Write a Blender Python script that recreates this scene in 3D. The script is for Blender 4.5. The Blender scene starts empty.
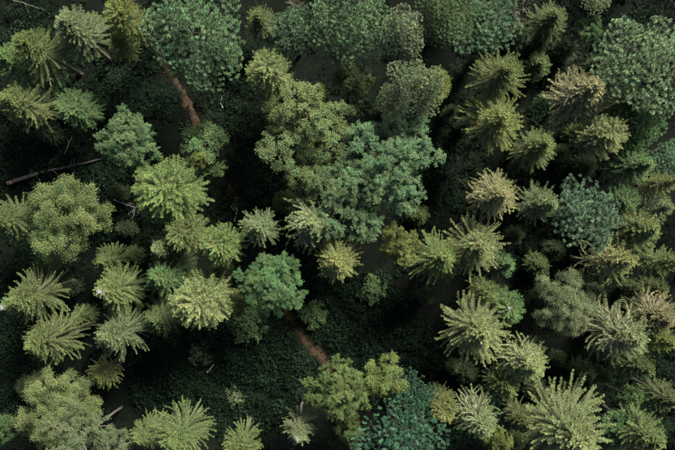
import bpy, math
import numpy as np
from mathutils import Vector

# ------------------------------------------------------------------ camera, sky, sun, exposure
SC = bpy.context.scene
COL = SC.collection
CAM_H = 77.0
HFOV = 48.0
FPX = 337.5 / math.tan(math.radians(HFOV / 2))          # focal length in photo pixels (675 wide)

cam = bpy.data.cameras.new('camera')
cam.sensor_fit = 'HORIZONTAL'
cam.angle = math.radians(HFOV)
cam.clip_end = 2000.0
cam_o = bpy.data.objects.new('camera', cam)
cam_o.location = (0, 0, CAM_H)
cam_o.rotation_euler = (0, 0, 0)                          # a drone looking straight down, picture top = +Y
COL.objects.link(cam_o)
SC.camera = cam_o

SUN_EL, SUN_ROT = 45.0, 34.0
w = bpy.data.worlds.new('World'); SC.world = w; w.use_nodes = True
nt = w.node_tree
bg = nt.nodes['Background']
sky = nt.nodes.new('ShaderNodeTexSky')
sky.sky_type = 'NISHITA'; sky.sun_disc = False
sky.sun_elevation = math.radians(SUN_EL); sky.sun_rotation = math.radians(SUN_ROT)
sky.air_density = 1.0; sky.dust_density = 1.5; sky.ozone_density = 1.0
nt.links.new(sky.outputs[0], bg.inputs[0])
bg.inputs[1].default_value = 0.055

sun = bpy.data.lights.new('sun', 'SUN')
sun.energy = 5.0; sun.angle = math.radians(18); sun.color = (1.0, 0.975, 0.91)
sun_o = bpy.data.objects.new('sun', sun); COL.objects.link(sun_o)
_e, _r = math.radians(SUN_EL), math.radians(SUN_ROT)
sdir = Vector((math.sin(_r) * math.cos(_e), math.cos(_r) * math.cos(_e), math.sin(_e)))
sun_o.rotation_euler = (-sdir).to_track_quat('-Z', 'Y').to_euler()
sun_o.location = (0, 0, 90)

SC.view_settings.view_transform = 'Standard'
SC.view_settings.look = 'None'
SC.view_settings.gamma = 1.0
SC.view_settings.exposure = 1.46
SC.render.engine = 'CYCLES'
cy = SC.cycles
cy.use_denoising = True
cy.max_bounces = 4; cy.diffuse_bounces = 2; cy.transmission_bounces = 2; cy.glossy_bounces = 2
cy.caustics_reflective = False; cy.caustics_refractive = False

# ------------------------------------------------------------------ helpers
RNG = np.random.default_rng(7)
TAU = 2 * math.pi


def world_at(px, py, z=0.0):
    k = (CAM_H - z) / FPX
    return ((px - 337.5) * k, (225.0 - py) * k)


def unit(v):
    return v / np.maximum(np.linalg.norm(v, axis=-1, keepdims=True), 1e-9)


def make_mesh(name, verts, faces, mat, attrs=None, smooth=False):
    """faces: (n,3) or (n,4) int array"""
    verts = np.asarray(verts, dtype=np.float32); faces = np.asarray(faces, dtype=np.int32)
    me = bpy.data.meshes.new(name)
    n, k = faces.shape
    me.vertices.add(len(verts)); me.vertices.foreach_set('co', verts.ravel())
    me.loops.add(n * k); me.loops.foreach_set('vertex_index', faces.ravel())
    me.polygons.add(n)
    me.polygons.foreach_set('loop_start', np.arange(0, n * k, k, dtype=np.int32))
    if smooth:
        me.polygons.foreach_set('use_smooth', np.ones(n, dtype=bool))
    if attrs:
        for an, av in attrs.items():
            a = me.attributes.new(an, 'FLOAT', 'POINT')
            a.data.foreach_set('value', np.asarray(av, dtype=np.float32).ravel())
    me.update(calc_edges=True)
    me.validate()
    me.materials.append(mat)
    return me


class Leaves:
    """collects rhombic leaves / needle sprays; every leaf is p, direction d, side s, length l, width w"""
    def __init__(self, tri=False):
        self.P, self.A, self.B, self.tri, self.k = [], [], [], tri, 3 if tri else 4

    def add(self, p, d, s, l, wd, val, tip, fold=0.0):
        p = np.atleast_2d(p); n = len(p)
        if n == 0:
            return
        d = unit(np.broadcast_to(d, (n, 3))); s = np.broadcast_to(s, (n, 3))
        s = unit(s - d * np.sum(s * d, axis=1, keepdims=True))
        l = np.broadcast_to(np.asarray(l, float), (n,))[:, None]; wd = np.broadcast_to(np.asarray(wd, float), (n,))[:, None]
        up = np.cross(s, d)
        m = p + d * l * 0.45
        if self.tri:
            q = np.stack([p + s * wd * 0.5, p + d * l, p - s * wd * 0.5], axis=1)
        else:
            q = np.stack([p, m + s * wd * 0.5 + up * wd * fold, p + d * l, m - s * wd * 0.5 + up * wd * fold], axis=1)
        self.P.append(q)
        self.A.append(np.repeat(np.broadcast_to(np.asarray(val, float), (n,)), self.k))
        self.B.append(np.repeat(np.broadcast_to(np.asarray(tip, float), (n,)), self.k))

    def mesh(self, name, mat):
        q = np.concatenate(self.P)
        return make_mesh(name, q.reshape(-1, 3), np.arange(len(q) * self.k).reshape(-1, self.k), mat,
                         {'val': np.concatenate(self.A), 'tip': np.concatenate(self.B)})


class Tubes:
    def __init__(self, sides=5):
        self.V, self.F, self.n, self.k = [], [], 0, sides

    def add(self, pts, radii):
        pts = np.asarray(pts, float); radii = np.asarray(radii, float); k = self.k; m = len(pts)
        t = unit(np.gradient(pts, axis=0))
        ref = np.where(np.abs(t[:, 2:3]) > 0.9, [[1.0, 0, 0]], [[0, 0, 1.0]])
        a = unit(np.cross(t, ref)); b = np.cross(t, a)
        ang = np.arange(k) * TAU / k
        ring = pts[:, None] + radii[:, None, None] * (a[:, None] * np.cos(ang)[None, :, None] + b[:, None] * np.sin(ang)[None, :, None])
        self.V.append(ring.reshape(-1, 3))
        i = np.arange(m - 1)[:, None] * k + np.arange(k)[None]
        j = np.arange(m - 1)[:, None] * k + (np.arange(k)[None] + 1) % k
        f = np.stack([i, j, j + k, i + k], axis=-1).reshape(-1, 4) + self.n
        self.F.append(f); self.n += m * k

    def mesh(self, name, mat):
        return make_mesh(name, np.concatenate(self.V), np.concatenate(self.F), mat, smooth=True)


# ------------------------------------------------------------------ materials
def new_mat(name):
    m = bpy.data.materials.new(name); m.use_nodes = True
    nd, lk = m.node_tree.nodes, m.node_tree.links
    return m, nd, lk, nd['Principled BSDF'], nd['Material Output']


def foliage_mat(name, translucent=0.28, rough=0.55, tipmix=0.85, tipcol=(2.4, 2.25, 1.9)):
    """leaf colour = the tree's own colour, varied leaf by leaf, young shoot tips paler"""
    m, nd, lk, pb, out = new_mat(name)
    oi = nd.new('ShaderNodeObjectInfo')
    av = nd.new('ShaderNodeAttribute'); av.attribute_name = 'val'
    at = nd.new('ShaderNodeAttribute'); at.attribute_name = 'tip'
    tc = nd.new('ShaderNodeTexCoord')
    nz = nd.new('ShaderNodeTexNoise'); nz.inputs['Scale'].default_value = 0.9; nz.inputs['Detail'].default_value = 3
    lk.new(tc.outputs['Object'], nz.inputs['Vector'])
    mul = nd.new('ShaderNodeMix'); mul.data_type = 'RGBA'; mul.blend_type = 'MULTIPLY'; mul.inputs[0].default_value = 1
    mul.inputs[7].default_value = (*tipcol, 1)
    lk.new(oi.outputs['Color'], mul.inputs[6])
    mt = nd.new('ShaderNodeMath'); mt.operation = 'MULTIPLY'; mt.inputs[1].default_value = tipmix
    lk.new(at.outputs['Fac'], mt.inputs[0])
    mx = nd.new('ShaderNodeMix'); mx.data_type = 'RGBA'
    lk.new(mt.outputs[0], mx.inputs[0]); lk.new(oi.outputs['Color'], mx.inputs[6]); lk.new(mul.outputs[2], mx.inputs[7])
    hs = nd.new('ShaderNodeHueSaturation')
    mr = nd.new('ShaderNodeMapRange'); mr.inputs[1].default_value = 0.3; mr.inputs[2].default_value = 0.7
    mr.inputs[3].default_value = 0.468; mr.inputs[4].default_value = 0.53
    lk.new(nz.outputs['Fac'], mr.inputs[0]); lk.new(mr.outputs[0], hs.inputs['Hue'])
    lk.new(av.outputs['Fac'], hs.inputs['Value']); lk.new(mx.outputs[2], hs.inputs['Color'])
    lk.new(hs.outputs[0], pb.inputs['Base Color'])
    pb.inputs['Roughness'].default_value = max(rough, 0.65)
    pb.inputs['Specular IOR Level'].default_value = 0.06
    tr = nd.new('ShaderNodeBsdfTranslucent'); lk.new(hs.outputs[0], tr.inputs['Color'])
    ms = nd.new('ShaderNodeMixShader'); ms.inputs[0].default_value = translucent
    lk.new(pb.outputs[0], ms.inputs[1]); lk.new(tr.outputs[0], ms.inputs[2]); lk.new(ms.outputs[0], out.inputs['Surface'])
    return m


def bark_mat(name, c1, c2, scale=6.0, stretch=0.25, bump=0.5):
    m, nd, lk, pb, out = new_mat(name)
    tc = nd.new('ShaderNodeTexCoord'); mp = nd.new('ShaderNodeMapping')
    mp.inputs['Scale'].default_value = (1, 1, stretch)
    nz = nd.new('ShaderNodeTexNoise'); nz.inputs['Scale'].default_value = scale; nz.inputs['Detail'].default_value = 6
    lk.new(tc.outputs['Object'], mp.inputs[0]); lk.new(mp.outputs[0], nz.inputs['Vector'])
    cr = nd.new('ShaderNodeValToRGB')
    cr.color_ramp.elements[0].position = 0.35; cr.color_ramp.elements[0].color = (*c1, 1)
    cr.color_ramp.elements[1].position = 0.65; cr.color_ramp.elements[1].color = (*c2, 1)
    lk.new(nz.outputs['Fac'], cr.inputs[0]); lk.new(cr.outputs[0], pb.inputs['Base Color'])
    bp = nd.new('ShaderNodeBump'); bp.inputs['Strength'].default_value = bump; bp.inputs['Distance'].default_value = 0.03
    lk.new(nz.outputs['Fac'], bp.inputs['Height']); lk.new(bp.outputs[0], pb.inputs['Normal'])
    pb.inputs['Roughness'].default_value = 0.9; pb.inputs['Specular IOR Level'].default_value = 0.15
    return m


def soil_mat(name, ramp, scale, bump=0.6, scale2=None):
    m, nd, lk, pb, out = new_mat(name)
    tc = nd.new('ShaderNodeTexCoord')
    n1 = nd.new('ShaderNodeTexNoise'); n1.inputs['Scale'].default_value = scale; n1.inputs['Detail'].default_value = 8
    n1.inputs['Roughness'].default_value = 0.65
    n2 = nd.new('ShaderNodeTexVoronoi'); n2.inputs['Scale'].default_value = scale2 or scale * 6
    lk.new(tc.outputs['Object'], n1.inputs['Vector']); lk.new(tc.outputs['Object'], n2.inputs['Vector'])
    ad = nd.new('ShaderNodeMix'); ad.data_type = 'FLOAT'; ad.inputs[0].default_value = 0.35
    lk.new(n1.outputs['Fac'], ad.inputs[2]); lk.new(n2.outputs['Color'], ad.inputs[3])
    cr = nd.new('ShaderNodeValToRGB')
    els = cr.color_ramp.elements
    els[0].position, els[0].color = ramp[0][0], (*ramp[0][1], 1)
    els[1].position, els[1].color = ramp[-1][0], (*ramp[-1][1], 1)
    for p, c in ramp[1:-1]:
        e = els.new(p); e.color = (*c, 1)
    lk.new(ad.outputs[0], cr.inputs[0]); lk.new(cr.outputs[0], pb.inputs['Base Color'])
    bp = nd.new('ShaderNodeBump'); bp.inputs['Strength'].default_value = bump; bp.inputs['Distance'].default_value = 0.08
    lk.new(ad.outputs[0], bp.inputs['Height']); lk.new(bp.outputs[0], pb.inputs['Normal'])
    pb.inputs['Roughness'].default_value = 0.95; pb.inputs['Specular IOR Level'].default_value = 0.1
    return m


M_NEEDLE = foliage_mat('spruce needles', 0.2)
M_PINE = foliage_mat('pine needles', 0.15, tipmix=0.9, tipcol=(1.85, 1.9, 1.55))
M_LEAF = foliage_mat('broad leaves', 0.3, rough=0.45, tipmix=0.6)
M_UNDER = foliage_mat('undergrowth leaves', 0.25, rough=0.5, tipmix=0.5)
M_BARK = bark_mat('spruce bark', (0.055, 0.042, 0.032), (0.13, 0.11, 0.09))
M_PBARK = bark_mat('pine bark', (0.04, 0.034, 0.028), (0.08, 0.068, 0.056))
M_BIRCH = bark_mat('pale bark', (0.07, 0.065, 0.055), (0.20, 0.19, 0.17), 4.0, 2.0)
M_TWIG = bark_mat('twig bark', (0.09, 0.08, 0.05), (0.18, 0.16, 0.11), 3.0)
M_BTWIG = bark_mat('dark twig bark', (0.05, 0.045, 0.03), (0.10, 0.09, 0.06), 3.0)
M_PALE = bark_mat('grey limb bark', (0.14, 0.13, 0.11), (0.30, 0.28, 0.25), 3.0)
M_TAN = bark_mat('dry twig bark', (0.20, 0.18, 0.11), (0.36, 0.33, 0.21), 3.0)
M_DEAD = bark_mat('bleached dead wood', (0.25, 0.24, 0.23), (0.48, 0.46, 0.45), 3.0)
M_LOGB = bark_mat('log bark', (0.035, 0.027, 0.02), (0.10, 0.078, 0.058), 5.0, 1.0, 0.9)
M_WOOD = bark_mat('split wood', (0.28, 0.13, 0.06), (0.5, 0.3, 0.17), 9.0, 0.3)
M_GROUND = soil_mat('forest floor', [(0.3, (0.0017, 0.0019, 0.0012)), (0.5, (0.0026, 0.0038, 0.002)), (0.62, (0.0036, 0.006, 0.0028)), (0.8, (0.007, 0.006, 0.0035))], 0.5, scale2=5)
M_TRACK = soil_mat('track soil', [(0.25, (0.013, 0.0095, 0.0065)), (0.5, (0.036, 0.024, 0.015)), (0.75, (0.085, 0.055, 0.033))], 1.6, scale2=9)


# ------------------------------------------------------------------ tree shapes
def trunk_mesh(name, H, r0, mat, rng, wob=0.08, top=1.0):
    m = 12
    z = np.linspace(-0.3, H * top, m)
    t = np.clip(z / (H * top), 0, 1)
    x = np.cumsum(rng.normal(0, wob, m)) * t * (1 - t) * 1.5; y = np.cumsum(rng.normal(0, wob, m)) * t * (1 - t) * 1.5
    rad = r0 * (1 - t) ** 0.8 + 0.015
    rad[0] *= 1.35
    tb = Tubes(9); tb.add(np.stack([x, y, z], 1), rad)
    return tb.mesh(name, mat)


def spruce(seed, R=2.3, H=17.0, shape='cone', twig=1.0, curl=0.12, step=0.46, upturn=0.32, ragged=0.26, rib=0.85, lod=1.0, zbase=0.48, bough=1.1, wide=0.85):
    rng = np.random.default_rng(seed)
    lv, tb = Leaves(True), Tubes(3)
    z = H - 0.25
    lean = rng.uniform(0, TAU)
    lopsided = rng.uniform(0.0, 0.16)
    while z > H * zbase:
        d = H - z
        nb = max(5, int(rng.integers(19, 26) * bough * (1.0 if d < 4.5 else 0.7) / math.sqrt(lod))) if d > 0.7 else 8
        a0 = rng.uniform(0, TAU)
        for b in range(nb):
            az = a0 + TAU * b / nb + rng.normal(0, 0.3)
            if shape == 'cone':
                L = R * min(1.0, (d / (0.36 * H)) ** 0.92)
            elif shape == 'dome':
                L = R * math.sqrt(max(0.02, 1 - max(0.0, 1 - d / (0.36 * H)) ** 2.0)) * 0.98
            else:
                L = R * min(1.0, (d / (0.33 * H)) ** 0.8)
            L *= rng.uniform(1.06 - 2.0 * ragged, 1.06) * (1 + lopsided * math.cos(az - lean))
            L = max(L, 0.22)
            f = min(1.0, d / (0.55 * H))
            e0 = math.radians(58 - 62 * f ** 0.6 + rng.normal(0, 7))
            droop = 0.18 + 0.30 * f
            bend = rng.normal(0, curl)
            zz = z + rng.normal(0, 0.22 if d > 1 else 0.08)
            m = 8
            s = np.linspace(0, 1, m)
            rr = L * s * (0.82 + 0.18 * math.cos(e0))
            hz = L * (math.tan(min(e0, 1.05)) * s * 0.75 - droop * s ** 2 + upturn * s ** 4)
            ph = az + bend * s ** 1.5
            ax = np.stack([np.cos(ph) * rr, np.sin(ph) * rr, zz + hz], 1)
            tb.add(ax[:-1], (0.012 + 0.016 * L * (1 - s[:-1]) + 0.004) * rib)
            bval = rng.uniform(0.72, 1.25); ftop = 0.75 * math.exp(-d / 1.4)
            # side twigs, left and right
            nt_ = max(4, int(L / (0.10 * lod)))
            ts = np.linspace(0.12, 0.98, nt_)
            ts = np.concatenate([ts, ts]) + rng.normal(0, 0.015, 2 * nt_)
            ts = np.clip(ts, 0.05, 0.995)
            sd = np.repeat([-1.0, 1.0], nt_)
            fi = ts * (m - 1); i0 = np.clip(fi.astype(int), 0, m - 2); fr = (fi - i0)[:, None]
            p0 = ax[i0] * (1 - fr) + ax[i0 + 1] * fr
            tg = unit(ax[i0 + 1] - ax[i0])
            sv = unit(np.cross(tg, [0, 0, 1.0]))
            tl = wide * (0.055 + 0.085 * min(1.0, L / 2.0) * (1 - np.clip(ts, 0, 1) ** 1.4) ** 0.8 * np.clip(ts * 4, 0.3, 1)) * rng.uniform(0.65, 1.25, 2 * nt_) * twig
            td = unit(tg * 0.75 + sv * sd[:, None] * 0.85 + np.array([0, 0, -0.12]) + rng.normal(0, 0.12, (2 * nt_, 3)))
            kmax = 2
            u = (np.arange(kmax) + 0.4) / kmax
            base = p0[:, None] + td[:, None] * (tl[:, None] * u[None])[..., None]
            base[..., 2] -= (tl[:, None] * u[None] ** 2) * 0.22
            for side in (-1, 1):
                n = base.shape[0] * kmax
                perp = np.cross(td, [0, 0, 1.0])
                dd = td[:, None] * 0.9 + side * unit(perp)[:, None] * 0.62 + rng.normal(0, 0.22, base.shape) + np.array([0, 0, 0.12])
                sdv = rng.normal(0, 1, (n, 3)) * 0.8 + np.cross(dd.reshape(-1, 3), [0, 0, 1.0])
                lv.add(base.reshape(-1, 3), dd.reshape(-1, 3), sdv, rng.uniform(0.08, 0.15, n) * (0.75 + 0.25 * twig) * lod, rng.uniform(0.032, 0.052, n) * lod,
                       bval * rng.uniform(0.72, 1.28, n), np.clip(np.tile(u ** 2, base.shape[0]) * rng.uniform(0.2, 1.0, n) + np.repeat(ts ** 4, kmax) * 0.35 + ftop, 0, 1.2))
            # needles along the branch itself
            na = max(8, int(L / (0.05 * lod)))
            ts = rng.uniform(0.15, 1.0, na); fi = ts * (m - 1); i0 = np.clip(fi.astype(int), 0, m - 2); fr = (fi - i0)[:, None]
            p0 = ax[i0] * (1 - fr) + ax[i0 + 1] * fr
            tg = unit(ax[i0 + 1] - ax[i0])
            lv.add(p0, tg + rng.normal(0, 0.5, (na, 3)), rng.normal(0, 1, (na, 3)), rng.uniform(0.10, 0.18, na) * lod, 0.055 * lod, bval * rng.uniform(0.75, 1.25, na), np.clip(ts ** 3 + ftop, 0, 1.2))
        z -= step * rng.uniform(0.8, 1.2) * (0.66 if d < 2.6 else (1.0 if d < 7 else 1.7))
    # leader shoot
    n = 60
    pz = H - 0.6 + 0.9 * rng.random(n)
    lv.add(np.stack([rng.normal(0, .02, n), rng.normal(0, .02, n), pz], 1), rng.normal(0, 0.6, (n, 3)) + [0, 0, 0.7], rng.normal(0, 1, (n, 3)), 0.14, 0.04, rng.uniform(0.9, 1.3, n), 0.9)
    return lv, tb, rng, H, R


def dome_points(rng, n, R, H, depth, flat=0.55, inner=0.35, core=0.4):
    """clump centres spread by best-candidate sampling over an uneven dome"""
    pts = []
    nl = max(4, int(3 + R * 0.9))
    a0 = rng.uniform(0, TAU)
    lobes = [(0.0, 0.0, core * R, 0.0)]
    for k in range(nl):
        a = a0 + TAU * k / nl + rng.normal(0, 0.25); c = R * rng.uniform(0.42, 0.66)
        lobes.append((math.cos(a) * c, math.sin(a) * c, R * rng.uniform(0.28, 0.46), depth * rng.uniform(0.08, 0.5)))
    wgt = np.array([l[2] ** 2 for l in lobes]); wgt /= wgt.sum()
    def cand():
        lx, ly, lr, dz = lobes[rng.choice(len(lobes), p=wgt)]
        r = math.sqrt(rng.random()); a = rng.uniform(0, TAU)
        x, y = lx + math.cos(a) * r * lr, ly + math.sin(a) * r * lr
        top = H - dz - lr * 1.3 * r ** 2 * flat - rng.random() ** 2 * depth * inner
        return np.array([x, y, top])
    for i in range(n):
        best, bd = None, -1
        for k in range(9):
            c = cand()
            d = min((np.linalg.norm((c - p) * [1, 1, 0.7]) for p in pts), default=9e9)
            if d > bd:
                best, bd = c, d
        pts.append(best)
    return np.array(pts)


def limb_tubes(rng, tb, pts, H, zlo, zhi, r0, nprim=8):
    """primary limbs leave the trunk and fork to every clump"""
    az = np.arctan2(pts[:, 1], pts[:, 0])
    sect = ((az + math.pi) / TAU * nprim).astype(int) % nprim
    for q in range(nprim):
        idx = np.where(sect == q)[0]
        if len(idx) == 0:
            continue
        zt = rng.uniform(zlo, zhi) * H
        mean = pts[idx].mean(0)
        fork = np.array([mean[0] * 0.5, mean[1] * 0.5, zt + (mean[2] - zt) * 0.45])
        a = np.array([0, 0, zt])
        s = np.linspace(0, 1, 6)[:, None]
        mid = (a + fork) / 2 + rng.normal(0, 0.12, 3) + [0, 0, -0.15]
        tb.add((1 - s) ** 2 * a + 2 * s * (1 - s) * mid + s ** 2 * fork, r0 * np.linspace(0.62, 0.36, 6))
        for i in idx:
            e = pts[i]
            mid = (fork + e) / 2 + rng.normal(0, 0.2, 3) + [0, 0, -0.1]
            tb.add((1 - s) ** 2 * fork + 2 * s * (1 - s) * mid + s ** 2 * e, r0 * np.linspace(0.33, 0.07, 6))


def sph(rng, n, up=0.0):
    v = rng.normal(0, 1, (n, 3)); v[:, 2] += up
    return unit(v)


def pine(seed, R=4.3, H=17.0, nclump=88, tufts=15, depth=5.5, tl=0.225, needles=54, cr=0.74, flat=0.6, candle=0.06):
    rng = np.random.default_rng(seed)
    pts = dome_points(rng, nclump, R, H - 0.4, depth, flat)
    lv, tb = Leaves(True), Tubes(4)
    limb_tubes(rng, tb, pts - [0, 0, 0.45], H, 0.5, 0.7, 0.15, 9)
    for c in pts:
        n = int(tufts * rng.uniform(0.7, 1.3))
        kk = np.arange(n) + 0.5
        zz = 1 - 1.45 * kk / n; th = kk * 2.39996 + rng.uniform(0, TAU)
        d = unit(np.stack([np.sqrt(1 - zz ** 2) * np.cos(th), np.sqrt(1 - zz ** 2) * np.sin(th), zz], 1) + rng.normal(0, 0.12, (n, 3)))
        rad = cr * rng.uniform(0.75, 1.15)
        p = c + d * rad * np.array([1, 1, 0.7]) * rng.uniform(0.8, 1.1, (n, 1))
        for k in range(0, n, 4):                                   # side shoots that carry the tufts
            tb.add(np.stack([c - [0, 0, 0.45], (c + p[k]) / 2 - [0, 0, 0.2], p[k] - [0, 0, 0.05]]), [0.025, 0.018, 0.008])
        axd = unit(d * 0.8 + np.array([c[0], c[1], 0]) / (R * 2.2) + [0, 0, 0.75])
        cval = rng.uniform(0.75, 1.22)
        tv = cval * rng.uniform(0.62, 1.38, n)
        N = n * needles
        ax = np.repeat(axd, needles, 0)
        nd_ = unit(ax * (0.7 + candle) + sph(rng, N) * 0.85)
        base = np.repeat(p, needles, 0) + ax * rng.uniform(-0.03, candle, (N, 1))
        tipn = np.clip(np.sum(nd_ * ax, 1), 0, 1) * np.repeat(rng.uniform(0.3, 1, n), needles)
        lv.add(base, nd_, np.cross(nd_, [0, 0, 1.0]) + 0.45 * sph(rng, N), rng.uniform(0.7, 1.15, N) * tl, rng.uniform(0.042, 0.066, N), np.repeat(tv, needles) * rng.uniform(0.9, 1.1, N), tipn)
    return lv, tb, rng, H, R


def broadleaf(seed, R=3.2, H=15.0, nclump=62, leaves=1250, depth=5.5, leaf=0.08, cr=0.6, droop=0.0, flat=0.75, spread=0.9, nprim=8, r0=0.16, tri=True, core=0.4):
    rng = np.random.default_rng(seed)
    pts = dome_points(rng, nclump, R, H - 0.4, depth, flat, core=core)
    lv, tb = Leaves(tri), Tubes(3)
    limb_tubes(rng, tb, pts - [0, 0, 0.25], H, 0.45, 0.8, r0, nprim)
    for c in pts:
        rad = cr * rng.uniform(0.7, 1.25)
        nsh = 13
        out = unit(np.array([c[0], c[1], 0.001]))
        sd = unit(sph(rng, nsh, 0.35) + out * 0.35)
        cval = rng.uniform(0.68, 1.3)
        for q in sd:                                               # leafy shoots leave every clump
            e = c + q * rad * np.array([1.1, 1.1, 0.75]) * rng.uniform(0.7, 1.2) + [0, 0, -droop * rad]
            tb.add(np.stack([c - [0, 0, 0.25], (c + e) / 2 - [0, 0, 0.05], e]), [0.02, 0.011, 0.004])
            n = max(4, int(leaves / nsh * rng.uniform(0.6, 1.4)))
            u = rng.random(n) ** 0.7
            p = c + (e - c) * u[:, None] + rng.normal(0, 0.085 * spread, (n, 3))
            p[:, 2] -= droop * 0.3 * u ** 2
            nrm = unit(rng.normal(0, 0.55, (n, 3)) + q * 0.35 + [0, 0, 0.8])
            d = unit(np.cross(nrm, rng.normal(0, 1, (n, 3))) + q * 0.4 + [0, 0, -droop * 0.6])
            lv.add(p, d, np.cross(nrm, d), rng.uniform(0.7, 1.25, n) * leaf, rng.uniform(0.5, 0.7, n) * leaf * (1.4 if tri else 1.0),
                   cval * rng.uniform(0.86, 1.14, n), u ** 2 * rng.uniform(0.4, 0.9, n), fold=0.12)
    return lv, tb, rng, H, R


def bare(seed, R=3.5, H=15.0, nlimb=16, leaves=0, tipcurve=0.25, zlo=0.5, rmul=1.0, leafsize=0.1):
    """a tree whose forking limbs show, with few leaves or none"""
    rng = np.random.default_rng(seed)
    lv, tb = Leaves(True), Tubes(3)
    def grow(p, d, L, r, lev):
        m = 6
        q = [p]
        for k in range(m):
            d = unit(d + rng.normal(0, 0.14, 3) + [0, 0, tipcurve * 0.12 * (1 - lev * 0.5)])
            q.append(q[-1] + d * L / m)
        q = np.array(q)
        tb.add(q, np.linspace(r, r * 0.35, m + 1) + 0.004)
        if lev < 2:
            for k in range(2, m + 1):
                for _ in range(2 if lev == 0 else 1):
                    grow(q[k], unit(d + rng.normal(0, 0.55, 3)), L * rng.uniform(0.25, 0.45), r * 0.42, lev + 1)
        if lev > 0 and leaves:
            n = leaves
            u = rng.integers(2, m + 1, n)
            pp = q[u] + rng.normal(0, 0.10, (n, 3))
            nrm = unit(rng.normal(0, 0.5, (n, 3)) + [0, 0, 0.8]); dd = np.cross(nrm, rng.normal(0, 1, (n, 3)))
            lv.add(pp, dd, np.cross(nrm, dd), rng.uniform(0.7, 1.3, n) * leafsize, leafsize * 0.55, rng.uniform(0.7, 1.25, n), rng.random(n))
    for i in range(nlimb):
        t = i / max(1, nlimb - 1)
        az = i * 2.4 + rng.normal(0, 0.3)
        el = math.radians(15 + 55 * t + rng.normal(0, 8))
        L = R * (1.15 - 0.5 * t) * rng.uniform(0.8, 1.15)
        grow(np.array([0, 0, H * (zlo + (0.97 - zlo) * t)]), np.array([math.cos(az) * math.cos(el), math.sin(az) * math.cos(el), math.sin(el)]), L, 0.075 * rmul, 0)
    return lv, tb, rng, H, R


LIB = {}


def lib(key, kind_name, res, needle_mat, limb_mat, trunk_mat, r0, top=0.97):
    lv, tb, rng, H, R = res
    LIB.setdefault(key, []).append(dict(
        crown=lv.mesh('crown', needle_mat) if lv.P else None,
        limbs=tb.mesh('branchwork', limb_mat),
        trunk=trunk_mesh('trunk', H, r0, trunk_mat, rng, top=top),
        H=H, R=R, name=kind_name))


for sd_ in range(2):                                               # the largest crowns
    lib('X', 'spruce_tree', spruce(150 + sd_, R=3.3, H=17, bough=1.35, step=0.5), M_NEEDLE, M_TWIG, M_BARK, 0.24)
for sd_ in range(5):
    lib('S', 'spruce_tree', spruce(100 + sd_), M_NEEDLE, M_TWIG, M_BARK, 0.2)
for sd_ in range(3):
    lib('D', 'spruce_tree', spruce(200 + sd_, R=2.4, H=16, shape='dome', twig=1.1, step=0.46, upturn=0.35, ragged=0.2), M_NEEDLE, M_TWIG, M_BARK, 0.19)
for sd_ in range(2):                                               # long arching open branches
    lib('C', 'spruce_tree', spruce(300 + sd_, R=2.6, H=16, twig=0.8, curl=0.45, step=0.5, upturn=0.5, ragged=0.30, rib=1.0), M_NEEDLE, M_TAN, M_BARK, 0.18)
for sd_ in range(2):                                               # thin dried spruce, fingers of bare branch
    lib('F', 'spruce_tree', spruce(400 + sd_, R=2.2, H=16, twig=0.55, curl=0.35, step=0.36, upturn=0.3, ragged=0.24, rib=1.25), M_NEEDLE, M_TAN, M_BARK, 0.18)
for sd_ in range(2):
    lib('Y', 'spruce_tree', spruce(500 + sd_, R=1.25, H=7, shape='cone', twig=0.8, step=0.4, zbase=0.1), M_NEEDLE, M_TWIG, M_BARK, 0.08)
for sd_ in range(3):
    lib('P', 'pine_tree', pine(600 + sd_), M_PINE, M_PBARK, M_PBARK, 0.26, 0.74)
for sd_ in range(2):
    lib('Q', 'pine_tree', pine(650 + sd_, R=2.6, H=15, nclump=42, tufts=14, depth=3.8, tl=0.23, needles=48, cr=0.68), M_PINE, M_PBARK, M_PBARK, 0.2, 0.74)
lib('T', 'pine_tree', pine(680, R=3.6, H=17, nclump=58, tufts=13, depth=6, tl=0.24, needles=54, cr=0.72, flat=1.0, candle=0.42), M_PINE, M_PBARK, M_PBARK, 0.24, 0.74)
for sd_ in range(2):
    lib('L', 'broadleaf_tree', broadleaf(690 + sd_, R=2.3, H=16, nclump=46, leaves=520, depth=6.0, leaf=0.10, cr=0.46, flat=2.0, spread=1.0, tri=True, r0=0.12), M_LEAF, M_BTWIG, M_BARK, 0.16, 0.66)
for sd_ in range(2):
    lib('B', 'broadleaf_tree', broadleaf(705 + sd_, core=0.62), M_LEAF, M_BTWIG, M_BARK, 0.2, 0.66)
for sd_ in range(2):
    lib('G', 'broadleaf_tree', broadleaf(720 + sd_, R=4.2, H=17, nclump=88, leaves=1350, depth=6.0, leaf=0.082, cr=0.7), M_LEAF, M_BTWIG, M_BARK, 0.26, 0.66)
for sd_ in range(3):
    lib('b', 'broadleaf_tree', broadleaf(740 + sd_, R=1.7, H=11, nclump=24, leaves=620, depth=3.0, leaf=0.09, cr=0.48, r0=0.1, nprim=6), M_LEAF, M_BTWIG, M_BARK, 0.12, 0.66)
for sd_ in range(2):
    lib('K', 'birch_tree', broadleaf(760 + sd_, R=3.3, H=16, nclump=78, leaves=860, depth=6.5, leaf=0.082, cr=0.54, droop=0.15, flat=1.5, spread=1.5, tri=True), M_LEAF, M_BTWIG, M_BIRCH, 0.19, 0.66)
lib('H', 'birch_tree', bare(800, R=4.0, H=15, nlimb=18, leaves=42, rmul=0.9), M_LEAF, M_TWIG, M_BARK, 0.14)
lib('N', 'dead_tree', bare(820, R=1.3, H=9, nlimb=13, zlo=0.45, rmul=0.45), M_LEAF, M_TWIG, M_TWIG, 0.09)
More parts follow.
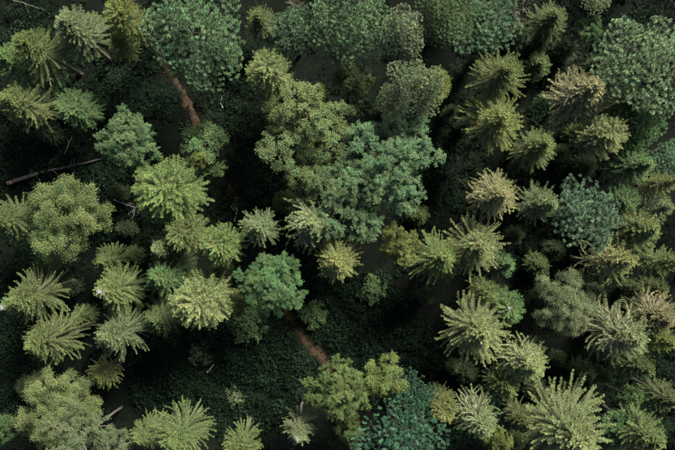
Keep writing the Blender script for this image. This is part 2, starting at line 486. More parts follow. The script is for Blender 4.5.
lib('V', 'shrub', broadleaf(840, R=1.5, H=2.4, nclump=24, leaves=150, depth=1.6, leaf=0.15, cr=0.45, r0=0.05, nprim=6), M_LEAF, M_TWIG, M_TWIG, 0.05, 0.7)
lib('V', 'shrub', broadleaf(841, R=1.5, H=2.4, nclump=24, leaves=150, depth=1.6, leaf=0.15, cr=0.45, r0=0.05, nprim=6), M_LEAF, M_TWIG, M_TWIG, 0.05, 0.7)


def dead_top_mesh():
    rng = np.random.default_rng(5)
    tb = Tubes(4)
    for i in range(44):
        a = rng.uniform(0, TAU); el = math.radians(rng.uniform(10, 80)); L = rng.uniform(0.15, 0.5)
        d = np.array([math.cos(a) * math.cos(el), math.sin(a) * math.cos(el), math.sin(el)])
        p0 = np.array([0, 0, rng.uniform(-0.5, 0.25)])
        p2 = p0 + d * L + rng.normal(0, 0.07, 3)
        tb.add(np.stack([p0, (p0 + p2) / 2 + rng.normal(0, 0.05, 3), p2]), [0.02, 0.014, 0.007])
    tb.add(np.array([[0, 0, -0.9], [0, 0, 0], [0.05, 0, 0.9]]), [0.07, 0.05, 0.015])
    return tb.mesh('dead_top', M_DEAD)


DEAD_TOP = dead_top_mesh()

# ------------------------------------------------------------------ the ground
def ground_h(x, y):
    return 0.22 * np.sin(x * 0.19 + 1.3) * np.cos(y * 0.23) + 0.12 * np.sin(x * 0.61 + y * 0.43) + 0.05 * np.sin(x * 1.7 - y * 1.3)


def build_ground():
    g = np.concatenate([np.linspace(-600, -62, 12), np.linspace(-60, 60, 161), np.linspace(62, 600, 12)])
    X, Y = np.meshgrid(g, g, indexing='ij')
    far = np.clip(1 - (np.maximum(abs(X), abs(Y)) - 60) / 40, 0, 1)
    Z = ground_h(X, Y) * far
    n = len(g)
    i = np.arange(n - 1)[:, None] * n + np.arange(n - 1)[None]
    f = np.stack([i, i + n, i + n + 1, i + 1], -1).reshape(-1, 4)
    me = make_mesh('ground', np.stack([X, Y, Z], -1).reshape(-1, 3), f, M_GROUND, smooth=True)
    o = bpy.data.objects.new('ground', me); COL.objects.link(o)
    o['kind'] = 'structure'; o['label'] = 'dark forest floor of humus and moss'
    return o


build_ground()

TRACK_PX = [(128, 0), (146, 32), (168, 68), (190, 108), (213, 160), (236, 200), (258, 240), (274, 275), (291, 316), (310, 343), (328, 368), (346, 402), (356, 450), (360, 500)]


def catmull(pts, n=14):
    P = np.array(pts, float); out = []
    P = np.vstack([2 * P[0] - P[1], P, 2 * P[-1] - P[-2]])
    for i in range(1, len(P) - 2):
        for t in np.linspace(0, 1, n, endpoint=False):
            a, b, c, d = P[i - 1], P[i], P[i + 1], P[i + 2]
            out.append(0.5 * (2 * b + (c - a) * t + (2 * a - 5 * b + 4 * c - d) * t * t + (3 * b - a - 3 * c + d) * t ** 3))
    out.append(P[-2])
    return np.array(out)


TRACK = catmull([world_at(*p) for p in TRACK_PX])


def build_track():
    rng = np.random.default_rng(3)
    t = unit(np.gradient(TRACK, axis=0)); nrm = np.stack([-t[:, 1], t[:, 0]], 1)
    m = len(TRACK); k = 7
    wl = np.interp(np.arange(m), [0, 55, 100, 125, m], [0.5, 0.45, 0.6, 0.85, 0.8]) + 0.12 * np.sin(np.arange(m) * 0.35) + rng.normal(0, 0.09, m)
    V = []
    for j in range(k):
        u = j / (k - 1) * 2 - 1
        p = TRACK + nrm * (u * wl)[:, None]
        z = ground_h(p[:, 0], p[:, 1]) + 0.05 + 0.05 * (abs(u) < 0.4) - 0.05 * (abs(abs(u) - 0.6) < 0.2) - 0.07 * (abs(u) > 0.9)
        V.append(np.column_stack([p, z]))
    V = np.stack(V, 1).reshape(-1, 3)
    i = np.arange(m - 1)[:, None] * k + np.arange(k - 1)[None]
    f = np.stack([i, i + 1, i + k + 1, i + k], -1).reshape(-1, 4)
    o = bpy.data.objects.new('dirt_track', make_mesh('dirt_track', V, f, M_TRACK, smooth=True)); COL.objects.link(o)
    o['kind'] = 'structure'; o['label'] = 'narrow reddish brown dirt track winding through the forest'


build_track()

# ------------------------------------------------------------------ colours of the trees (leaf reflectance)
TINT = dict(
    olive=(0.072, 0.096, 0.036), olive_d=(0.050, 0.070, 0.028), yellow=(0.104, 0.122, 0.044), pale=(0.104, 0.128, 0.056),
    lime=(0.080, 0.114, 0.040), green=(0.056, 0.096, 0.038), vivid=(0.058, 0.104, 0.044), grey=(0.080, 0.106, 0.052),
    silver=(0.098, 0.124, 0.060), teal=(0.038, 0.080, 0.050), pine=(0.078, 0.130, 0.066), blue=(0.060, 0.102, 0.058),
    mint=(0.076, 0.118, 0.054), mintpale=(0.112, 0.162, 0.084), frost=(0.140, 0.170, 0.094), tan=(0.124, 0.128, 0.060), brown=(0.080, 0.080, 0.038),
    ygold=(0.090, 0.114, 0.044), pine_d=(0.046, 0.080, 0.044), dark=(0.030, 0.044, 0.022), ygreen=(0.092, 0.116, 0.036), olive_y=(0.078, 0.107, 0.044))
GROUP = {'spruce_tree': 'spruces of the stand', 'pine_tree': 'blue-green pines', 'broadleaf_tree': 'broadleaf trees among the conifers',
         'birch_tree': 'birches among the conifers', 'dead_tree': 'bare dead trees', 'shrub': 'shrubs on the forest floor'}
CAT = {'spruce_tree': 'tree', 'pine_tree': 'tree', 'broadleaf_tree': 'tree', 'birch_tree': 'tree', 'dead_tree': 'dead tree', 'shrub': 'shrub'}
_used = {}


def plant(kind, px, py, h, rpx, tint, label, dead_top=False, group=None, tilt=None):
    """apex at photo pixel (px, py), h metres tall, crown rpx photo pixels in radius"""
    h *= 0.86
    if kind == 'S' and rpx >= 29:
        kind = 'X'
    rpx *= 1.08 if kind in 'SXDCF' else 1.0
    _used[kind] = _used.get(kind, -1) + 1
    v = LIB[kind][_used[kind] % len(LIB[kind])]
    zc = h * (0.97 if kind in 'SXDCFYNH' else 0.86)
    x, y = world_at(px, py, zc)
    R = rpx * (CAM_H - 0.8 * h) / FPX
    root = bpy.data.objects.new(v['name'], None)
    COL.objects.link(root)
    root.empty_display_size = 0.5
    root.location = (x, y, float(ground_h(x, y)))
    root.rotation_euler = (RNG.normal(0, 0.025), RNG.normal(0, 0.025), RNG.uniform(0, TAU))
    root.scale = (R / v['R'], R / v['R'], h / v['H'])
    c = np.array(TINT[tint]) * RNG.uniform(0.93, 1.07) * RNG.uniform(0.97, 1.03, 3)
    for part, nm in (('trunk', 'trunk'), ('limbs', 'branchwork'), ('crown', 'crown')):
        if v[part] is None:
            continue
        o = bpy.data.objects.new(nm, v[part]); COL.objects.link(o); o.parent = root
        o.color = (*c, 1)
    if dead_top:
        o = bpy.data.objects.new('dead_top', DEAD_TOP); COL.objects.link(o); o.parent = root
        o.location = (0, 0, v['H'] + 0.1); o.scale = (1.05, 1.05, 0.9)
        o['label'] = 'bleached dead leader with bare twigs'
    root['label'] = label; root['category'] = CAT[v['name']]; root['group'] = group or GROUP[v['name']]
    return root


TREES = [
    # ---- upper edge, from the log side across
    ('S', 18, 37, 18, 30, 'olive', 'olive spruce with long leaning crown and bare trunk near the forest corner beyond the log'),
    ('S', 60, 24, 17, 27, 'grey', 'grey-green spruce crowded behind the olive spruce at the forest corner'),
    ('S', -3, 53, 15, 24, 'green', 'dark green spruce under the corner spruces, its thin bare trunk showing'),
    ('S', 10, 97, 17, 26, 'olive', 'ragged yellow-tipped spruce between the fallen log and the corner spruces'),
    ('D', 68, 106, 12, 20, 'green', 'low bushy green spruce standing between ragged yellow-tipped spruce and the log'),
    ('D', 119, 6, 17, 19, 'ygreen', 'mustard yellow-green tree squeezed beside the big pine at the track head'),
    ('S', 112, 39, 12, 14, 'ygreen', 'small mustard spruce below the mustard tree at the track head'),
    ('P', 200, 20, 18, 54, 'pine', 'broad dark green pine overhanging the upper end of the dirt track'),
    ('S', 258, 12, 9, 17, 'olive_d', 'shaded dark olive spruce in the gap between two broad pines'),
    ('D', 267, 60, 17, 23, 'pale', 'pale cream-yellow conifer standing alone below the gap between broad pines'),
    ('N', 292, 4, 11, 13, 'dark', 'bare grey dead tree in the gap beside the bluish pine'),
    ('Q', 294, 26, 15, 24, 'blue', 'slender bluish pine pressed against a broad tufted pine'),
    ('P', 350, 22, 18, 43, 'pine', 'broad rounded pine with bright tufts next to the bluish pine'),
    ('P', 447, 8, 17, 34, 'mint', 'open mint-green pine crowding behind the narrow silvery pine'),
    ('Q', 411, 28, 20, 21, 'frost', 'narrow silvery pine with upright pale tufts between two broad green pines'),
    ('P', 410, 84, 21, 32, 'frost', 'silvery grey-green pine reaching toward the yellow-olive conifer'),
    ('D', 443, 75, 16, 17, 'ygreen', 'compact yellow-olive conifer against the silvery grey-green pine'),
    ('Q', 493, 26, 11, 32, 'pine_d', 'shaded dark green pine behind the orange-tipped spruce'),
    ('S', 512, 60, 17, 30, 'olive', 'olive spruce with an orange-tinged top below the shaded dark green pine'),
    ('N', 520, 4, 13, 14, 'dark', 'bare pale-twigged dead tree beside the shaded dark green pine'),
    ('S', 511, 114, 17, 32, 'yellow', 'wide yellow-olive spruce between orange-tipped spruce and tan dried spruce'),
    ('S', 549, 138, 16, 23, 'olive', 'mid-olive spruce shoulder to shoulder with the wide yellow-olive spruce'),
    ('F', 596, 85, 17, 30, 'tan', 'dried cream-brown spruce with ribbed branches below the big mint pine'),
    ('S', 558, 12, 10, 20, 'olive_d', 'shaded olive spruce in the dark hollow near the big mint pine'),
    ('b', 594, 27, 8, 13, 'green', 'small green broadleaf sapling in the dark hollow near the big mint pine'),
    ('Q', 598, 0, 10, 14, 'frost', 'grey-green young pine at the far rim of the dark hollow'),
    ('P', 650, 62, 19, 54, 'mintpale', 'largest mint-green pine with dense cauliflower tufts'),
    ('S', 641, 96, 14, 20, 'olive', 'olive spruce half under the largest mint-green pine'),
    ('D', 614, 127, 17, 23, 'pale', 'bright pale spruce with fan-like boughs between two olive spruces and the mint pine'),
    ('S', 647, 161, 14, 21, 'green', 'fresh green spruce standing apart below the bright pale fan-boughed spruce'),
    ('b', 540, 103, 8, 9, 'vivid', 'tiny bright green sapling beside the mid-olive spruce'),
    ('Q', 668, 160, 9, 20, 'blue', 'shaded blue-green pine behind the fresh green spruce'),
    ('Q', 640, 122, 12, 26, 'green', 'lower dark green pine under the skirt of the largest mint pine'),
    ('S', 678, 180, 15, 14, 'yellow', 'yellowish spruce top at the forest edge below the shaded blue-green pine'),
    # ---- middle band
    ('B', 128, 141, 15, 31, 'mint', 'grey-green broadleaf tree with a dark hole in its crown near the log tip'),
    ('b', 205, 149, 10, 27, 'green', 'low green broadleaf tree straddling the dirt track'),
    ('b', 198, 161, 12, 9, 'ygreen', 'thin yellow-leaved sapling growing through the low green broadleaf on the track'),
    ('D', 161, 188, 18, 34, 'lime', 'large bright lime spruce with dense rounded crown beside the dirt track'),
    ('K', 57, 214, 17, 46, 'ygold', 'large fine-leaved olive-grey birch standing by the broken end of the log'),
    ('S', -5, 213, 15, 24, 'olive_d', 'dark olive spruce behind the large olive-grey birch'),
    ('S', 101, 261, 10, 18, 'olive', 'low olive spruce in the shade below the large olive-grey birch'),
    ('D', 177, 232, 16, 21, 'olive', 'rounded olive spruce with a yellow tip below the large lime spruce'),
    ('S', 158, 245, 16, 18, 'silver', 'small silvery spruce touching the yellow-tipped rounded spruce'),
    ('S', 162, 262, 13, 17, 'olive_d', 'dull olive spruce beneath the small silvery spruce'),
    ('D', 219, 246, 16, 22, 'lime', 'rounded light green spruce between the yellow-tipped spruce and the track'),
    ('S', 256, 227, 15, 21, 'grey', 'greyish star-shaped spruce right beside the dirt track'),
    ('S', 152, 280, 16, 23, 'green', 'green spruce between the silvery spruce and the starburst pale spruce'),
    ('S', 106, 294, 17, 26, 'lime', 'green spruce carrying a small white dead top', True),
    ('S', 12, 296, 18, 30, 'olive', 'broad olive spruce at the forest edge next to a white-topped spruce'),
    ('S', 3, 309, 16, 20, 'green', 'green spruce with a white dead leader under the broad olive spruce', True),
    ('S', 28, 352, 18, 30, 'olive', 'leaning olive spruce with a yellow-orange tip'),
    ('S', 108, 338, 17, 29, 'grey', 'full grey-green spruce between the orange-tipped spruce and the undergrowth clearing'),
    ('S', 150, 324, 14, 23, 'olive_d', 'darker spruce hidden behind the full grey-green spruce'),
    ('D', 201, 307, 17, 30, 'pale', 'starburst pale yellow-green spruce at the edge of the undergrowth clearing'),
    ('b', 227, 306, 10, 14, 'ygreen', 'small yellow broadleaf peeping from under the starburst pale spruce'),
    ('B', 265, 286, 16, 36, 'vivid', 'vivid green broadleaf tree hanging over the dirt track'),
    ('L', 292, 100, 17, 33, 'ygold', 'tallest peak of the feathery yellow-olive trees above the great broadleaf pair'),
    ('L', 322, 126, 17, 33, 'olive_y', 'feathery yellow-olive tree wedged between the tallest olive peak and the great broadleaf pair'),
    ('L', 284, 145, 16, 30, 'olive_y', 'feathery olive tree on the track side of the yellow-olive trees'),
    ('L', 308, 172, 15, 27, 'olive_y', 'lowest feathery olive tree merging with the great broadleaf pair'),
    ('S', 321, 76, 15, 11, 'ygreen', 'narrow yellow spire poking out above the tall yellow-olive leafy tree', True),
    ('b', 350, 84, 12, 20, 'olive', 'olive broadleaf in shade below the broad rounded pine'),
    ('G', 346, 196, 16, 46, 'mint', 'pale-clumped half of the great blue-green broadleaf pair in the middle'),
    ('G', 394, 168, 17, 51, 'pine', 'deep green half of the great blue-green broadleaf pair in the middle'),
    ('C', 316, 228, 16, 33, 'silver', 'silvery spruce with long finger boughs under the great broadleaf pair'),
    ('S', 338, 266, 16, 24, 'yellow', 'cream-yellow spruce at the head of the undergrowth clearing'),
    ('b', 402, 246, 13, 20, 'ygreen', 'bright yellow-green broadleaf between the great broadleaf pair and pale spruces'),
    ('S', 443, 263, 16, 29, 'lime', 'star-branched light green spruce beside the bright yellow-green broadleaf'),
    ('S', 486, 247, 17, 33, 'pale', 'pale olive spruce with layered boughs below the tan dried spruce'),
    ('S', 504, 267, 12, 15, 'vivid', 'small fresh green spruce tucked against the pale layered spruce'),
    ('F', 506, 185, 17, 26, 'tan', 'tan dried spruce with curling bare fingers of branch, standing alone'),
    ('N', 457, 167, 6, 13, 'dark', 'grey bare snag starring the dark gap beside the great broadleaf pair'),
    ('Q', 580, 214, 16, 33, 'blue', 'rounded blue-green pine with frosted tufts between two yellow spruces'),
    ('S', 549, 200, 16, 22, 'grey', 'pale green spruce leaning on the rounded frosted pine'),
    ('D', 628, 199, 13, 16, 'vivid', 'small vivid green conifer between frosted pine and olive edge spruces'),
    ('S', 655, 226, 16, 27, 'olive', 'olive spruce with horizontal boughs beyond the small vivid green conifer'),
    ('C', 668, 207, 14, 19, 'grey', 'thin grey-olive spruce at the forest edge above the horizontal-boughed spruce'),
    ('S', 678, 262, 16, 18, 'lime', 'yellow-green spruce at the forest edge below the horizontal-boughed spruce'),
    ('C', 623, 267, 17, 28, 'yellow', 'golden spruce with curling upturned boughs below the frosted pine'),
    # ---- lower band
    ('K', 574, 304, 16, 36, 'silver', 'pale grey fine-leaved birch with billowing crown among dark spruces'),
    ('C', 641, 341, 17, 34, 'silver', 'grey-olive spruce with long arching boughs beside the pale billowing birch'),
    ('F', 668, 318, 14, 25, 'brown', 'brownish thin spruce at the forest edge above the arching-boughed spruce'),
    ('S', 679, 347, 15, 16, 'ygreen', 'mustard spruce tip at the forest edge beside the arching-boughed spruce'),
    ('D', 515, 312, 12, 19, 'green', 'squat green spruce with white twigs on top beside the pale billowing birch', True),
    ('D', 489, 290, 12, 13, 'lime', 'small yellow-green spruce above the wide fan spruce'),
    ('S', 481, 334, 17, 37, 'pale', 'wide fan-shaped pale spruce at the rim of the undergrowth clearing'),
    ('F', 536, 371, 16, 26, 'pale', 'cream spruce with looping bare-ribbed boughs near the squat green spruce'),
    ('S', 508, 394, 13, 18, 'lime', 'low yellow-green spruce between the looping cream spruce and the grey-tipped spruce'),
    ('F', 488, 421, 16, 25, 'grey', 'spruce with a whitish grey starburst top near the teal pines'),
    ('b', 492, 443, 13, 14, 'ygreen', 'mustard bush-like tree under the whitish starburst spruce'),
    ('D', 446, 413, 14, 17, 'yellow', 'small golden conifer between the teal pines and the whitish starburst spruce'),
    ('T', 404, 444, 18, 44, 'teal', 'deep teal pine with stout candle tufts'),
    ('T', 413, 400, 15, 24, 'teal', 'smaller teal pine rising against the deep teal candle-tufted one'),
    ('B', 338, 392, 16, 33, 'lime', 'green and yellow tufted broadleaf at the lower end of the dirt track'),
    ('L', 386, 386, 14, 25, 'ygreen', 'olive-yellow loose broadleaf between tufted broadleaf and deep teal pine'),
    ('b', 350, 432, 9, 17, 'olive', 'dim olive tree in the shade between tufted broadleaf and deep teal pine'),
    ('S', 295, 437, 15, 18, 'grey', 'narrow grey-green spruce with white twiggy tip at the clearing edge', True),
    ('D', 234, 455, 15, 20, 'lime', 'yellow-green spruce top at the clearing margin between two bright conifers'),
    ('S', 172, 449, 17, 31, 'lime', 'bright yellow-green spruce with spreading boughs below the clearing'),
    ('S', 138, 443, 13, 18, 'olive', 'shorter olive spruce beside the bright spreading spruce below the clearing'),
    ('K', 44, 414, 17, 41, 'ygold', 'mustard-olive birch with domed crown beneath the orange-tipped leaning spruce'),
    ('H', 76, 446, 16, 46, 'grey', 'half-bare birch with long pale limbs next to the mustard-olive birch'),
    ('b', 2, 431, 14, 15, 'vivid', 'bright green broadleaf at the forest edge behind the mustard-olive birch'),
    ('C', 94, 380, 10, 18, 'ygreen', 'thin drooping olive spruce above the half-bare birch'),
    ('S', 582, 440, 18, 46, 'pale', 'very large pale yellow spruce with thick radiating boughs'),
    ('b', 617, 427, 11, 19, 'vivid', 'glossy green broadleaf tucked beside the very large pale spruce'),
    ('S', 658, 444, 16, 26, 'olive', 'olive spruce with upswept boughs beyond the glossy green broadleaf'),
    ('S', 652, 371, 15, 20, 'olive_d', 'dull blue-olive spruce below the arching-boughed spruce'),
    ('b', 632, 401, 9, 11, 'green', 'small green sapling between the glossy broadleaf and dull blue-olive spruce'),
    ('S', 530, 425, 12, 16, 'olive', 'low olive spruce beside the very large pale spruce'),
    ('S', 676, 402, 12, 18, 'olive_d', 'dark spruce at the forest edge between dull blue-olive and upswept spruces'),
]
for t_ in TREES:
    plant(*t_)

# shaded understorey spruces in the gaps between the tall trees
UNDER = [(468, 120), (452, 108), (540, 60), (570, 45), (545, 35), (565, 150), (590, 165), (560, 250), (545, 265), (520, 235), (600, 290), (590, 375), (560, 360),
         (575, 390), (610, 380), (545, 400), (470, 375), (455, 370), (430, 300), (605, 235), (640, 290), (655, 130), (620, 320), (520, 445), (640, 425),
         (600, 60), (580, 130), (475, 60), (230, 55), (90, 20), (40, 130), (60, 290), (75, 320), (20, 390), (120, 230), (130, 255), (110, 190), (215, 275), (285, 200),
         (180, 265), (380, 110), (420, 215), (520, 30), (500, 290), (665, 290), (650, 310)]
_PREP = {'with', 'between', 'beside', 'below', 'in', 'at', 'standing', 'under', 'to', 'against', 'behind', 'by', 'near', 'and', 'from', 'over', 'next', 'beyond', 'among', 'above', 'on', 'pressed',
         'squeezed', 'crowded', 'tucked', 'overhanging', 'leaning', 'wedged', 'straddling', 'right', 'of', 'growing', 'carrying', 'touching', 'half', 'shoulder', 'poking', 'the', 'a'}


def neighbour(ux, uy):
    """how the label of the nearest tall tree begins, cut before a joining word"""
    t = min((t for t in TREES if t[0] not in 'NY'), key=lambda t: (t[1] - ux) ** 2 + (t[2] - uy) ** 2)
    wd = t[6].replace(',', ' ,').split()
    cut = max([k for k in range(2, len(wd) + 1) if sum(len(x.split('-')) for x in wd[:k]) <= 12 and (k == len(wd) or (wd[k] in _PREP and wd[k - 1] not in _PREP) or wd[k] == ',')] or [4])
    return ' '.join(wd[:cut])


for i, (ux, uy) in enumerate(UNDER):
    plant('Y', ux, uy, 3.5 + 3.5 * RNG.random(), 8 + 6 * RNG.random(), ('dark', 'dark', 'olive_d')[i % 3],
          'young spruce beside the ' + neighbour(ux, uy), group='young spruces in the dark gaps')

for sx, sy, sh, sr, st, sl in [
        (246, 326, 2.8, 17, 'green', 'round dark green shrub at the foot of the vivid green broadleaf'),
        (314, 314, 2.4, 14, 'green', 'dark green shrub on the clearing side of the dirt track bend'),
        (200, 355, 1.6, 11, 'grey', 'grey-green low shrub amid the undergrowth near the starburst pale spruce'),
        (232, 398, 1.5, 10, 'silver', 'silvery low shrub alone in the undergrowth clearing'),
        (372, 290, 1.8, 13, 'green', 'low leafy shrub in the undergrowth below the cream-yellow spruce')]:
    plant('V', sx, sy, sh, sr, st, sl)


# ------------------------------------------------------------------ undergrowth: ferns, brambles and grass nobody could count
def build_undergrowth():
    rng = np.random.default_rng(11)
    lv = Leaves(True)
    zones = [(330, 320, 80, 48, 1500), (220, 375, 80, 52, 1800), (110, 80, 70, 55, 500), (70, 150, 80, 35, 450), (440, 150, 45, 60, 350), (250, 110, 40, 60, 300),
             (250, 200, 60, 40, 200), (120, 210, 40, 40, 200), (600, 385, 70, 30, 300), (560, 250, 60, 30, 250), (570, 140, 60, 40, 250), (560, 40, 60, 40, 200),
             (20, 390, 50, 40, 200), (430, 390, 60, 50, 300), (10, 250, 40, 60, 260), (15, 370, 40, 50, 240), (25, 140, 45, 40, 220), (10, 20, 40, 40, 160), (600, 12, 90, 25, 200), (660, 400, 30, 60, 160)]
    C = []
    for cx, cy_, rx, ry, n in zones:
        a = rng.uniform(0, TAU, n); r = np.sqrt(rng.random(n)) * 1.1
        C.append(np.stack([cx + np.cos(a) * r * rx, cy_ + np.sin(a) * r * ry], 1))
    C.append(np.stack([rng.uniform(-30, 705, 2000), rng.uniform(-30, 480, 2000)], 1))
    C = np.concatenate(C)
    P = np.array([world_at(*c) for c in C])
    dd_ = np.linalg.norm(P[:, None] - TRACK[None], axis=2)
    near, dist = dd_.argmin(1), dd_.min(1)
    P = P[(dist > 0.7) | ((dist > 0.25) & (rng.random(len(P)) < np.where(near < 100, 0.95, 0.0)))]      # the upper track is half overgrown
    patch = np.sin(P[:, 0] * 0.9 + 2 * np.sin(P[:, 1] * 0.5)) + np.sin(P[:, 1] * 1.1 + 2 * np.sin(P[:, 0] * 0.4 + 1))
    P = P[(patch > -0.7) | (rng.random(len(P)) < 0.3)]
    for p in P:
        g = float(ground_h(p[0], p[1]))
        val = rng.choice([0.45, 0.8, 1.0, 1.3, 1.8], p=[0.2, 0.3, 0.25, 0.17, 0.08]) * rng.uniform(0.85, 1.15)
        if rng.random() < 0.35:                                    # fern: arching fronds
            nf = rng.integers(6, 10); L = rng.uniform(0.5, 1.2); a0 = rng.uniform(0, TAU)
            u = np.linspace(0.12, 1, 7)
            for k in range(nf):
                a = a0 + TAU * k / nf + rng.normal(0, 0.2)
                d = np.array([math.cos(a), math.sin(a), 0]); s = np.array([-d[1], d[0], 0])
                q = np.array([p[0], p[1], g]) + d * (u * L)[:, None] + np.array([0, 0, 1]) * (L * (1.1 * u - 0.9 * u ** 2))[:, None]
                for sg in (-1, 1):
                    lv.add(q, s * sg + d * 0.45 + [0, 0, -0.1], np.cross(s, [0, 0, 1.0]), L * 0.26 * np.sin(np.pi * (0.15 + 0.8 * u)) + 0.02, 0.075, val, u * 0.6)
        else:                                                      # bramble / herb clump
            n = rng.integers(14, 28); rad = rng.uniform(0.3, 0.9); hh = rng.uniform(0.2, 1.2)
            if rng.random() < 0.13:                                # a taller bushy mound
                n, rad, hh = rng.integers(90, 140), rng.uniform(0.7, 1.3), rng.uniform(0.9, 1.7)
            d = rng.normal(0, 1, (n, 3)); d[:, 2] = np.abs(d[:, 2]); d = unit(d) * rng.uniform(0.6, 1, (n, 1))
            q = np.array([p[0], p[1], g + 0.05]) + d * [rad, rad, hh]
            nrm = unit(rng.normal(0, 0.45, (n, 3)) + [0, 0, 0.9]); dd = np.cross(nrm, rng.normal(0, 1, (n, 3)))
            sz = rng.uniform(0.12, 0.30, n)
            lv.add(q, dd, np.cross(nrm, dd), sz, sz * 0.8, val * rng.uniform(0.7, 1.3, n), rng.random(n) ** 2, fold=0.15)
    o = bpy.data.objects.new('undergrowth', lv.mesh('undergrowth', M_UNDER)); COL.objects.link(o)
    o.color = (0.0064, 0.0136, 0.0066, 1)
    o['kind'] = 'stuff'; o['label'] = 'dark green ferns and brambles covering the forest floor'; o['category'] = 'undergrowth'


build_undergrowth()


def build_leaf_litter():
    rng = np.random.default_rng(21)
    lv = Leaves(); n = 9000
    i = np.clip(len(TRACK) * rng.random(n) ** 0.5, 0, len(TRACK) - 1).astype(int)
    q = TRACK[i] + rng.normal(0, 0.6, (n, 2))
    z = ground_h(q[:, 0], q[:, 1]) + 0.10
    nrm = unit(rng.normal(0, 0.3, (n, 3)) + [0, 0, 1]); dd = np.cross(nrm, rng.normal(0, 1, (n, 3)))
    lv.add(np.column_stack([q, z]), dd, np.cross(nrm, dd), rng.uniform(0.05, 0.12, n), 0.045, rng.uniform(0.5, 1.5, n), rng.random(n))
    o = bpy.data.objects.new('leaf_litter', lv.mesh('leaf_litter', M_UNDER)); COL.objects.link(o)
    o.color = (0.075, 0.043, 0.024, 1); o['kind'] = 'stuff'; o['label'] = 'brown fallen leaves strewn along the dirt track'; o['category'] = 'leaf litter'
    # dry yellow grass on the inner bend
    lv = Leaves(); pts = catmull([world_at(*p) for p in [(286, 313), (290, 318), (295, 320), (300, 319)]], 30)
    n = 500; i = rng.integers(0, len(pts), n); q = pts[i] + rng.normal(0, 0.16, (n, 2))
    lv.add(np.column_stack([q, ground_h(q[:, 0], q[:, 1]) + 0.08]), rng.normal(0, 0.55, (n, 3)) + [0, 0, 0.9], rng.normal(0, 1, (n, 3)), rng.uniform(0.2, 0.45, n), 0.03, rng.uniform(0.6, 1.3, n), rng.random(n))
    o = bpy.data.objects.new('dry_grass', lv.mesh('dry_grass', M_UNDER)); COL.objects.link(o)
    o.color = (0.26, 0.17, 0.03, 1); o['kind'] = 'stuff'; o['label'] = 'tuft of yellow dry grass edging the bend of the dirt track'; o['category'] = 'grass'


build_leaf_litter()


# ------------------------------------------------------------------ fallen wood
def fallen_log():
    rng = np.random.default_rng(31)
    a = np.array(world_at(14, 183)); b = np.array(world_at(106, 157))
    root = bpy.data.objects.new('fallen_log', None); COL.objects.link(root)
    root.location = (a[0], a[1], float(ground_h(*a)))
    L = float(np.linalg.norm(b - a)); ang = math.atan2(b[1] - a[1], b[0] - a[0])
    root.rotation_euler = (0, 0, ang)
    m = 26; s = np.linspace(0, 1, m)
    x = s * L; rad = 0.21 * (1 - 0.72 * s) * (1 + rng.normal(0, 0.04, m))
    z = rad * 0.8 + 0.42 * (1 - s * 0.6); y = 0.12 * np.sin(s * 5) + rng.normal(0, 0.012, m)
    k = 14; th = np.arange(k) * TAU / k
    rr = rad[:, None] * (1 + 0.09 * np.sin(3 * th[None] + 6 * s[:, None]) + rng.normal(0, 0.045, (m, k)))
    V = np.stack([np.repeat(x[:, None], k, 1) + (s[:, None] < 0.01) * rng.uniform(-0.35, 0.1, (1, k)), y[:, None] + rr * np.cos(th), z[:, None] + rr * np.sin(th)], -1)
    i = np.arange(m - 1)[:, None] * k + np.arange(k)[None]; j = np.arange(m - 1)[:, None] * k + (np.arange(k)[None] + 1) % k
    f = np.stack([i, i + k, j + k, j], -1).reshape(-1, 4)
    o = bpy.data.objects.new('bark', make_mesh('bark', V.reshape(-1, 3), f, M_LOGB, smooth=True)); COL.objects.link(o); o.parent = root
    # splintered end
    tb = Tubes(5)
    for q in range(30):
        r = 0.17 * math.sqrt(rng.random()); t = rng.uniform(0, TAU); l = rng.uniform(0.1, 0.65) * (1 if math.sin(t) < 0.2 else 0.5)
        p = np.array([0.15, y[0] + r * math.cos(t), z[0] + r * math.sin(t)])
        tb.add(np.stack([p, p + [-l * 0.6, 0, 0], p + [-l, rng.normal(0, 0.03), 0.02]]), [0.07, 0.06, 0.008])
    o = bpy.data.objects.new('splintered_end', tb.mesh('splintered_end', M_WOOD)); COL.objects.link(o); o.parent = root
    o['label'] = 'orange splintered end of the log'
    for q in range(7):
        tb = Tubes(5); u = rng.uniform(0.2, 0.92); sg = rng.choice([-1, 1]); l = rng.uniform(0.4, 1.1)
        r_ = 0.21 * (1 - 0.72 * u)
        p = np.array([u * L, 0.12 * math.sin(u * 5) + sg * r_ * 0.5, r_ * 0.8 + 0.42 * (1 - u * 0.6) + r_ * 0.4])
        d = unit(np.array([0.5, sg * 0.8, 0.35]))
        tb.add(np.stack([p, p + d * l * 0.5, p + d * l + [0.05, 0, 0.05]]), [0.05, 0.035, 0.012])
        o = bpy.data.objects.new('branch_stub', tb.mesh('branch_stub', M_TWIG)); COL.objects.link(o); o.parent = root
    root['label'] = 'long fallen dark log with orange splintered end lying on the forest floor'; root['category'] = 'log'


fallen_log()


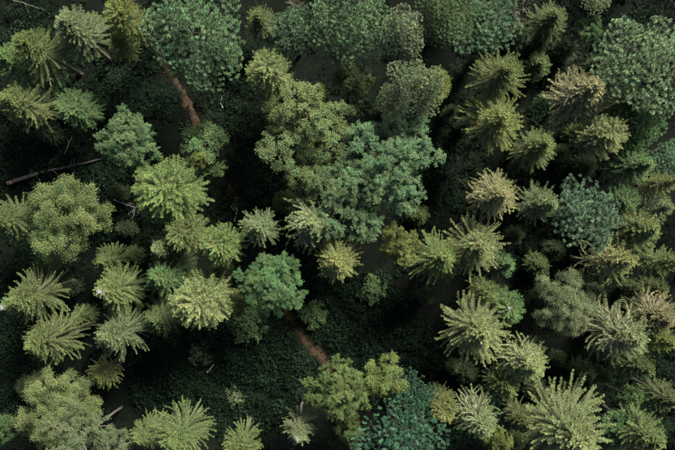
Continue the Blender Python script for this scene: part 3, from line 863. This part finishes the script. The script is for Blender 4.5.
def stick(name, pxs, r, mat, label, lift=0.25, side=0, seed=1):
    rng = np.random.default_rng(seed)
    P = catmull([world_at(*p) for p in pxs], 6)
    z = ground_h(P[:, 0], P[:, 1]) + lift
    V = np.column_stack([P, z]); V = V + rng.normal(0, r * 0.3, V.shape)
    c = V.mean(0)
    tb = Tubes(7); tb.add(V - c, np.linspace(r, r * 0.45, len(V)))
    for k in range(side):
        i = rng.integers(len(V) // 4, len(V) - 1); t = unit(V[-1] - V[0])
        d = unit(t * 0.7 + np.array([-t[1], t[0], 0]) * rng.choice([-1, 1]) * 0.8 + [0, 0, 0.25]); l = rng.uniform(0.5, 1.3)
        p = V[i] - c
        tb.add(np.stack([p, p + d * l * 0.5 + rng.normal(0, 0.05, 3), p + d * l + rng.normal(0, 0.1, 3)]), [r * 0.5, r * 0.35, r * 0.12])
    o = bpy.data.objects.new(name, tb.mesh(name, mat)); COL.objects.link(o); o.location = c
    o['label'] = label; o['category'] = 'branch'; o['group'] = 'fallen branches on the forest floor'


stick('fallen_branch', [(330, 338), (338, 340), (346, 341)], 0.04, M_BTWIG, 'short brown stick lying in the undergrowth beside the dirt track bend', 0.75, 2, 1)
stick('fallen_branch', [(209, 371), (212, 367), (215, 363)], 0.07, M_PALE, 'stubby pale broken branch in the undergrowth near the starburst pale spruce', 0.8, 0, 2)
stick('fallen_branch', [(235, 221), (237, 213), (239, 205)], 0.06, M_TAN, 'tan broken branch lying at the verge of the track by the star-shaped spruce', 0.5, 2, 3)
stick('fallen_branch', [(224, 109), (222, 105), (220, 104)], 0.06, M_PALE, 'tiny pale branch on the ground below the broad dark green pine', 0.6, 1, 4)
stick('fallen_branch', [(116, 200), (128, 205), (137, 208), (130, 214)], 0.05, M_PALE, 'forked pale dead branch lying beside the large lime spruce', 0.7, 5, 5)
stick('fallen_branch', [(66, 155), (70, 146), (74, 137)], 0.06, M_TWIG, 'thin brown branch lying just above the fallen log', 0.6, 1, 6)
stick('fallen_branch', [(234, 402), (238, 396), (240, 390)], 0.045, M_PALE, 'small pale branch beside the silvery low shrub', 0.9, 3, 7)
stick('fallen_branch', [(16, 2), (30, 6), (46, 11)], 0.07, M_BTWIG, 'long thin grey-brown pole lying behind the corner spruces', 0.5, 1, 8)


# ------------------------------------------------------------------ the wood that goes on all round the picture
def build_forest():
    rng = np.random.default_rng(77)
    lv, tb, _, H, R = spruce(900, R=2.6, H=16, step=0.8, lod=3.2)
    q = np.concatenate(lv.P); A = np.concatenate(lv.A); B = np.concatenate(lv.B)
    tk = Tubes(6); tk.add(np.array([[0, 0, -0.3], [0, 0, 8.0], [0, 0, 15.5]]), [0.22, 0.15, 0.02])
    TV, TF = np.concatenate(tk.V), np.concatenate(tk.F)
    spots = []
    while len(spots) < 38:
        p = np.array([rng.uniform(-50, 50), rng.uniform(-40, 42)])
        if -35.5 < p[0] < 32.0 and -23.5 < p[1] < 24.5:
            continue
        if all(np.linalg.norm(p - o) > 4.4 for o in spots):
            spots.append(p)
    V, a_, b_, tv, tf, n = [], [], [], [], [], 0
    for p in spots:
        k, c = rng.uniform(0.85, 1.25), rng.uniform(0, TAU); hz = rng.uniform(0.72, 0.92) if p[1] > 20 else rng.uniform(0.85, 1.1)
        M = np.array([[math.cos(c) * k, -math.sin(c) * k, 0], [math.sin(c) * k, math.cos(c) * k, 0], [0, 0, hz]])
        V.append(q.reshape(-1, 3) @ M.T + [p[0], p[1], 0]); a_.append(A * rng.uniform(0.8, 1.2)); b_.append(B)
        tv.append(TV @ M.T + [p[0], p[1], 0]); tf.append(TF + n); n += len(TV)
    V = np.concatenate(V)
    root = bpy.data.objects.new('forest', make_mesh('forest', V, np.arange(len(V)).reshape(-1, 3), M_NEEDLE, {'val': np.concatenate(a_), 'tip': np.concatenate(b_)}))
    COL.objects.link(root); root.color = (*TINT['olive'], 1)
    root['kind'] = 'stuff'; root['label'] = 'mass of olive conifer forest closing in all around'; root['category'] = 'forest'
    o = bpy.data.objects.new('trunks', make_mesh('trunks', np.concatenate(tv), np.concatenate(tf), M_BARK, smooth=True)); COL.objects.link(o); o.parent = root
    o['kind'] = 'stuff'


build_forest()
